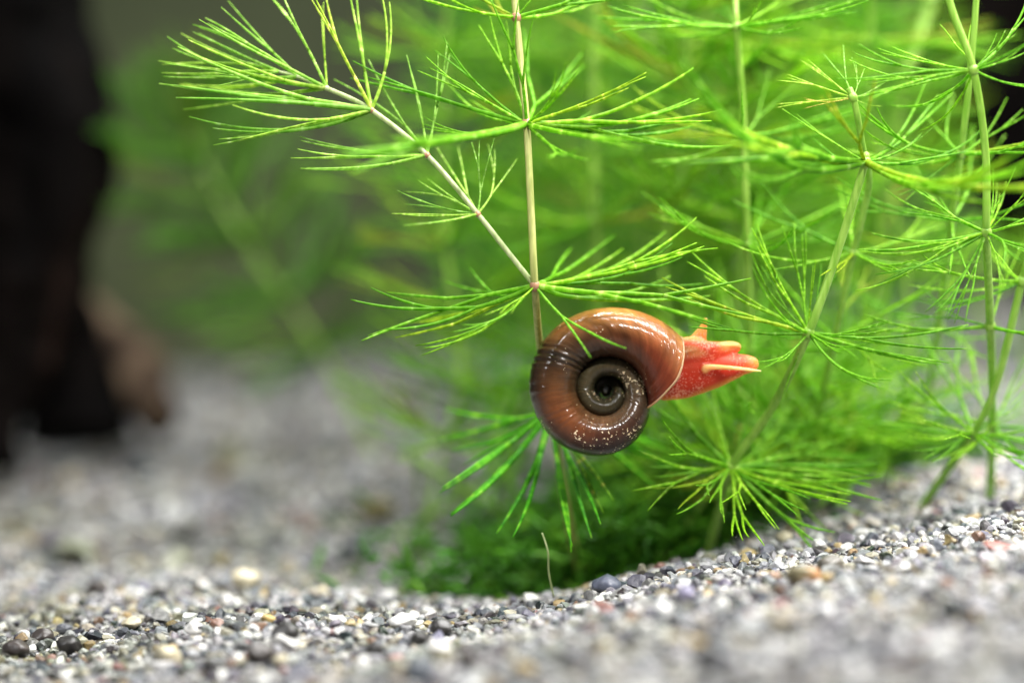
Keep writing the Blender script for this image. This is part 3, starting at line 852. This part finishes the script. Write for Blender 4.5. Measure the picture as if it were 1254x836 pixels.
def shell_material():
    m, nt, N, L, b = new_mat('shell')
    at = N.new('ShaderNodeAttribute'); at.attribute_name = 'pigment'
    au = N.new('ShaderNodeAttribute'); au.attribute_name = 'turn'
    av = N.new('ShaderNodeAttribute'); av.attribute_name = 'around'
    sn = N.new('ShaderNodeMath'); sn.operation = 'SINE'; L.new(av.outputs['Fac'], sn.inputs[0])
    cs = N.new('ShaderNodeMath'); cs.operation = 'COSINE'; L.new(av.outputs['Fac'], cs.inputs[0])
    cb = N.new('ShaderNodeCombineXYZ'); L.new(au.outputs['Fac'], cb.inputs[0]); L.new(sn.outputs[0], cb.inputs[1]); L.new(cs.outputs[0], cb.inputs[2])
    mp = N.new('ShaderNodeMapping'); mp.inputs['Scale'].default_value = (60, 0.9, 0.9); L.new(cb.outputs[0], mp.inputs[0])
    nz = N.new('ShaderNodeTexNoise'); nz.inputs['Scale'].default_value = 1; nz.inputs['Detail'].default_value = 4; L.new(mp.outputs[0], nz.inputs['Vector'])
    r = ramp(N, [(0.3, (0.62, 0.62, 0.62)), (0.6, (1.08, 1.06, 1.04)), (0.75, (1.5, 1.45, 1.4))]); L.new(nz.outputs['Fac'], r.inputs[0])
    mx = N.new('ShaderNodeMix'); mx.data_type = 'RGBA'; mx.blend_type = 'MULTIPLY'; mx.inputs[0].default_value = 0.75
    L.new(at.outputs['Color'], mx.inputs[6]); L.new(r.outputs[0], mx.inputs[7])
    # broad cloudy mottling
    tc = N.new('ShaderNodeTexCoord')
    n2 = N.new('ShaderNodeTexNoise'); n2.inputs['Scale'].default_value = 420; n2.inputs['Detail'].default_value = 4; L.new(tc.outputs['Object'], n2.inputs['Vector'])
    r2 = ramp(N, [(0.3, (0.6, 0.62, 0.66)), (0.7, (1.3, 1.22, 1.1))]); L.new(n2.outputs['Fac'], r2.inputs[0])
    mx2 = N.new('ShaderNodeMix'); mx2.data_type = 'RGBA'; mx2.blend_type = 'MULTIPLY'; mx2.inputs[0].default_value = 0.7
    L.new(mx.outputs[2], mx2.inputs[6]); L.new(r2.outputs[0], mx2.inputs[7])
    # pale golden flecks, in drifts
    n3 = N.new('ShaderNodeTexNoise'); n3.inputs['Scale'].default_value = 4000; n3.inputs['Detail'].default_value = 2; L.new(tc.outputs['Object'], n3.inputs['Vector'])
    n4 = N.new('ShaderNodeTexNoise'); n4.inputs['Scale'].default_value = 380; n4.inputs['Detail'].default_value = 1; L.new(tc.outputs['Object'], n4.inputs['Vector'])
    am = N.new('ShaderNodeMath'); am.operation = 'MULTIPLY_ADD'; L.new(n4.outputs['Fac'], am.inputs[0]); am.inputs[1].default_value = 0.85; L.new(n3.outputs['Fac'], am.inputs[2])
    af = N.new('ShaderNodeAttribute'); af.attribute_name = 'fleck'
    ad = N.new('ShaderNodeMath'); ad.operation = 'ADD'; L.new(am.outputs[0], ad.inputs[0]); L.new(af.outputs['Fac'], ad.inputs[1])
    rf = ramp(N, [(0.985, (0, 0, 0)), (1.0, (1, 1, 1))])
    sub = N.new('ShaderNodeMath'); sub.operation = 'MULTIPLY'; L.new(ad.outputs[0], sub.inputs[0]); sub.inputs[1].default_value = 0.94
    L.new(sub.outputs[0], rf.inputs[0])
    mx3 = N.new('ShaderNodeMix'); mx3.data_type = 'RGBA'; L.new(rf.outputs[0], mx3.inputs[0])
    L.new(mx2.outputs[2], mx3.inputs[6]); mx3.inputs[7].default_value = (0.78, 0.62, 0.40, 1)
    L.new(mx3.outputs[2], b.inputs['Base Color'])
    b.inputs['Roughness'].default_value = 0.34
    b.inputs['Specular IOR Level'].default_value = 0.12
    b.inputs['Subsurface Weight'].default_value = 0.10
    b.inputs['Subsurface Radius'].default_value = (1.0, 0.35, 0.15)
    b.inputs['Subsurface Scale'].default_value = 0.0009
    b.inputs['Coat Weight'].default_value = 0.8; b.inputs['Coat Roughness'].default_value = 0.09; b.inputs['Coat IOR'].default_value = 1.42
    mp2 = N.new('ShaderNodeMapping'); mp2.inputs['Scale'].default_value = (110, 0.7, 0.7); L.new(cb.outputs[0], mp2.inputs[0])
    nb = N.new('ShaderNodeTexNoise'); nb.inputs['Scale'].default_value = 1; nb.inputs['Detail'].default_value = 3; L.new(mp2.outputs[0], nb.inputs['Vector'])
    bp = N.new('ShaderNodeBump'); bp.inputs['Strength'].default_value = 0.55; bp.inputs['Distance'].default_value = 0.00012
    L.new(nb.outputs['Fac'], bp.inputs['Height'])
    bp2 = N.new('ShaderNodeBump'); bp2.inputs['Strength'].default_value = 0.2; bp2.inputs['Distance'].default_value = 0.00008
    L.new(n3.outputs['Fac'], bp2.inputs['Height']); L.new(bp.outputs[0], bp2.inputs['Normal'])
    L.new(bp2.outputs[0], b.inputs['Normal']); L.new(bp2.outputs[0], b.inputs['Coat Normal'])
    return m
M_SHELL = shell_material()
tt = np.repeat(ts, nph)
fleck = np.interp(tt, [-1090, -500, -300, -60, 10, 60, 110, 150, 175, 330], [-0.10, -0.08, -0.08, -0.085, -0.07, -0.06, -0.05, -0.07, -0.2, -0.25])
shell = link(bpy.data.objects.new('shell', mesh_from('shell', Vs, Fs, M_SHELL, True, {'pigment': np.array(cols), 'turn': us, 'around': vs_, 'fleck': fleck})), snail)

# glossy dome added in the hollow of the coil to catch a glint
V, F = [], []
for i in range(9):
    for k in range(20):
        a, w = math.pi / 2 * i / 8, 2 * math.pi * k / 20
        r_ = 9.5 * math.cos(a) + 0.02
        V.append(Vector((r_ * math.cos(w) + 1, 22 - 12 * math.sin(a), r_ * math.sin(w) * 1.15)) * U * S)
for i in range(8):
    for k in range(20):
        F.append((i * 20 + k, (i + 1) * 20 + k, (i + 1) * 20 + (k + 1) % 20, i * 20 + (k + 1) % 20))
m, nt, N, L, b = new_mat('glint_gloss')
b.inputs['Base Color'].default_value = (0.05, 0.045, 0.03, 1); b.inputs['Roughness'].default_value = 0.06
b.inputs['Coat Weight'].default_value = 1.0; b.inputs['Coat Roughness'].default_value = 0.03; b.inputs['Coat IOR'].default_value = 1.9
link(bpy.data.objects.new('apex', mesh_from('apex', V, F, m)), shell)

# rolled pale lip round the mouth of the shell
m, nt, N, L, b = new_mat('shell_lip')
b.inputs['Base Color'].default_value = (0.50, 0.31, 0.17, 1); b.inputs['Roughness'].default_value = 0.3
b.inputs['Subsurface Weight'].default_value = 0.5; b.inputs['Subsurface Radius'].default_value = (1, .6, .3); b.inputs['Subsurface Scale'].default_value = 0.0006
ring = [Vs[(nt_ - 1) * nph + k] for k in range(nph)]
V, F = [], []
cen = sum(ring, Vector()) / nph
for k in range(nph):
    t = (ring[(k + 1) % nph] - ring[k - 1]).normalized()
    a = (ring[k] - cen); a = (a - t * a.dot(t)).normalized(); bb = t.cross(a)
    for j in range(8):
        w = 2 * math.pi * j / 8
        V.append(ring[k] + (a * math.cos(w) + bb * math.sin(w)) * 0.00010 * (1.0 + 0.25 * noise.noise(Vector((k * 0.3, 0, 0)))))
for k in range(nph):
    for j in range(8):
        F.append((k * 8 + j, ((k + 1) % nph) * 8 + j, ((k + 1) % nph) * 8 + (j + 1) % 8, k * 8 + (j + 1) % 8))
link(bpy.data.objects.new('lip', mesh_from('lip', V, F, m)), shell)

# --- soft body: one skin over a chain of rounded volumes
def body():
    bm = bmesh.new()
    def ball(x, y, d, r, sy=1.0, sd=1.0, sx=1.0):
        """photograph pixels, depth d and radius r in pixels"""
        mt = Matrix.Translation(Vector((x - 742, d, 477 - y)) * U) @ Matrix.Diagonal((r * sx * U, r * sd * U, r * sy * U, 1))
        bmesh.ops.create_icosphere(bm, subdivisions=3, radius=1, matrix=mt)
    def chain(pts, n=10):
        sp = spline(pts, n)
        for p in sp: ball(p[0], p[1], p[2], p[3], p[4], p[5])
    # foot: (x, y, depth, radius, height factor, depth factor)
    chain([(806, 452, 6, 30, .95, .5), (820, 452, 3, 37, .95, .55), (845, 452, 0, 33, .98, .62), (872, 450, -2, 24, .98, .75), (897, 447, -3, 15.5, .95, .95), (912, 446, -4, 12.5, .95, 1.1), (918, 446, -4, 11, .92, 1.2)])
    # mantle and head shoulder
    chain([(828, 434, -8, 18, 1, .9), (845, 430, -9, 18, 1, .9), (862, 432, -10, 15, 1, .9), (880, 428, -8, 11, .9, 1), (893, 425, -6, 9, .85, 1), (900, 425, -6, 7.5, .85, 1)])
    # raised tentacle
    chain([(853, 421, -4, 12, 1, .7), (858, 409, -3, 7.5, 1, .7), (862, 399, -2, 4.2, 1, .9), (864, 391, -1, 2.4, 1, 1)])
    # forward tentacle, eye at its root
    chain([(862, 450, -21, 5.0, 1, 1), (873, 449, -25, 3.6, 1, 1), (892, 450, -29, 2.9, 1, 1), (912, 452, -30, 2.5, 1, 1), (929, 454, -30, 1.6, 1, 1)], 14)
    ball(862, 452, -19, 7)
    ball(884, 437, -4, 13, .9, .9); ball(895, 438, -4, 10, .9, .9)
    # thin skirt of the sole
    chain([(815, 485, 1, 9, .6, .9), (840, 481, 0, 9, .7, .9), (875, 470, -2, 8, .7, 1.0), (902, 458, -3, 6, .8, 1.1), (916, 451, -4, 5, .8, 1.2)], 12)
    me = bpy.data.meshes.new('body'); 
    for v in bm.verts: v.co *= 1.0
    bm.to_mesh(me); bm.free()
    ob = bpy.data.objects.new('body_src', me); COL.objects.link(ob)
    rm = ob.modifiers.new('r', 'REMESH'); rm.mode = 'VOXEL'; rm.voxel_size = 0.085; rm.use_smooth_shade = True
    sm = ob.modifiers.new('s', 'SMOOTH'); sm.iterations = 10; sm.factor = 0.5
    dg = bpy.context.evaluated_depsgraph_get(); dg.update()
    out = bpy.data.meshes.new_from_object(ob.evaluated_get(dg))
    bpy.data.objects.remove(ob)
    n = len(out.vertices)
    co = np.empty(n * 3, np.float32); out.vertices.foreach_get('co', co); co = co.reshape(-1, 3)
    X = co[:, 0] / U + 742; Y = 477 - co[:, 2] / U; Dp = co[:, 1] / U
    red = np.array([0.62, 0.035, 0.008]); coral = np.array([0.74, 0.085, 0.035]); orange = np.array([0.82, 0.36, 0.07]); yellow = np.array([0.86, 0.60, 0.22])
    def sstep(a, b_, v): 
        t = np.clip((v - a) / (b_ - a), 0, 1); return (t * t * (3 - 2 * t))[:, None]
    c = np.tile(red, (n, 1))
    k = sstep(462, 440, Y); c = c * (1 - k) + coral * k
    k = sstep(424, 410, Y) * 0.8; c = c * (1 - k) + orange * k
    k = sstep(872, 890, X) * sstep(434, 424, Y); c = c * (1 - k) + yellow * k * 0.5 + orange * k * 0.5
    k = sstep(905, 928, X) * 0.75; c = c * (1 - k) + orange * k
    edge = 492 - np.maximum(0, X - 840) * 0.42
    k = sstep(-11, 0, Y - edge) * 0.95; c = c * (1 - k) + orange * k
    k = sstep(-22, -27, Dp) * 0.85; c = c * (1 - k) + yellow * k
    out.vertices.foreach_set('co', (co * S).ravel())
    out.attributes.new('flesh', 'FLOAT_COLOR', 'POINT').data.foreach_set('color', np.concatenate([c, np.ones((n, 1))], 1).astype(np.float32).ravel())
    out.name = 'body'
    m, nt, N, L, b = new_mat('snail_flesh')
    at = N.new('ShaderNodeAttribute'); at.attribute_name = 'flesh'
    tc = N.new('ShaderNodeTexCoord')
    nz = N.new('ShaderNodeTexNoise'); nz.inputs['Scale'].default_value = 5200; nz.inputs['Detail'].default_value = 2; L.new(tc.outputs['Object'], nz.inputs['Vector'])
    n2 = N.new('ShaderNodeTexNoise'); n2.inputs['Scale'].default_value = 500; L.new(tc.outputs['Object'], n2.inputs['Vector'])
    ma = N.new('ShaderNodeMath'); ma.operation = 'MULTIPLY_ADD'; L.new(n2.outputs['Fac'], ma.inputs[0]); ma.inputs[1].default_value = 0.64; L.new(nz.outputs['Fac'], ma.inputs[2])
    r = ramp(N, [(0.84, (0, 0, 0)), (1.0, (0.6, 0.6, 0.6))]); L.new(ma.outputs[0], r.inputs[0])
    mx = N.new('ShaderNodeMix'); mx.data_type = 'RGBA'; L.new(r.outputs[0], mx.inputs[0]); L.new(at.outputs['Color'], mx.inputs[6]); mx.inputs[7].default_value = (0.95, 0.50, 0.36, 1)
    L.new(mx.outputs[2], b.inputs['Base Color'])
    b.inputs['Roughness'].default_value = 0.5; b.inputs['Specular IOR Level'].default_value = 0.3
    b.inputs['Subsurface Weight'].default_value = 0.75
    b.inputs['Subsurface Radius'].default_value = (1.0, 0.30, 0.12)
    b.inputs['Subsurface Scale'].default_value = 0.0022
    bp = N.new('ShaderNodeBump'); bp.inputs['Strength'].default_value = 0.4; bp.inputs['Distance'].default_value = 0.00006
    L.new(nz.outputs['Fac'], bp.inputs['Height']); L.new(bp.outputs[0], b.inputs['Normal'])
    out.materials.clear(); out.materials.append(m)
    out.polygons.foreach_set('use_smooth', [True] * len(out.polygons))
    link(bpy.data.objects.new('body', out), snail)
body()
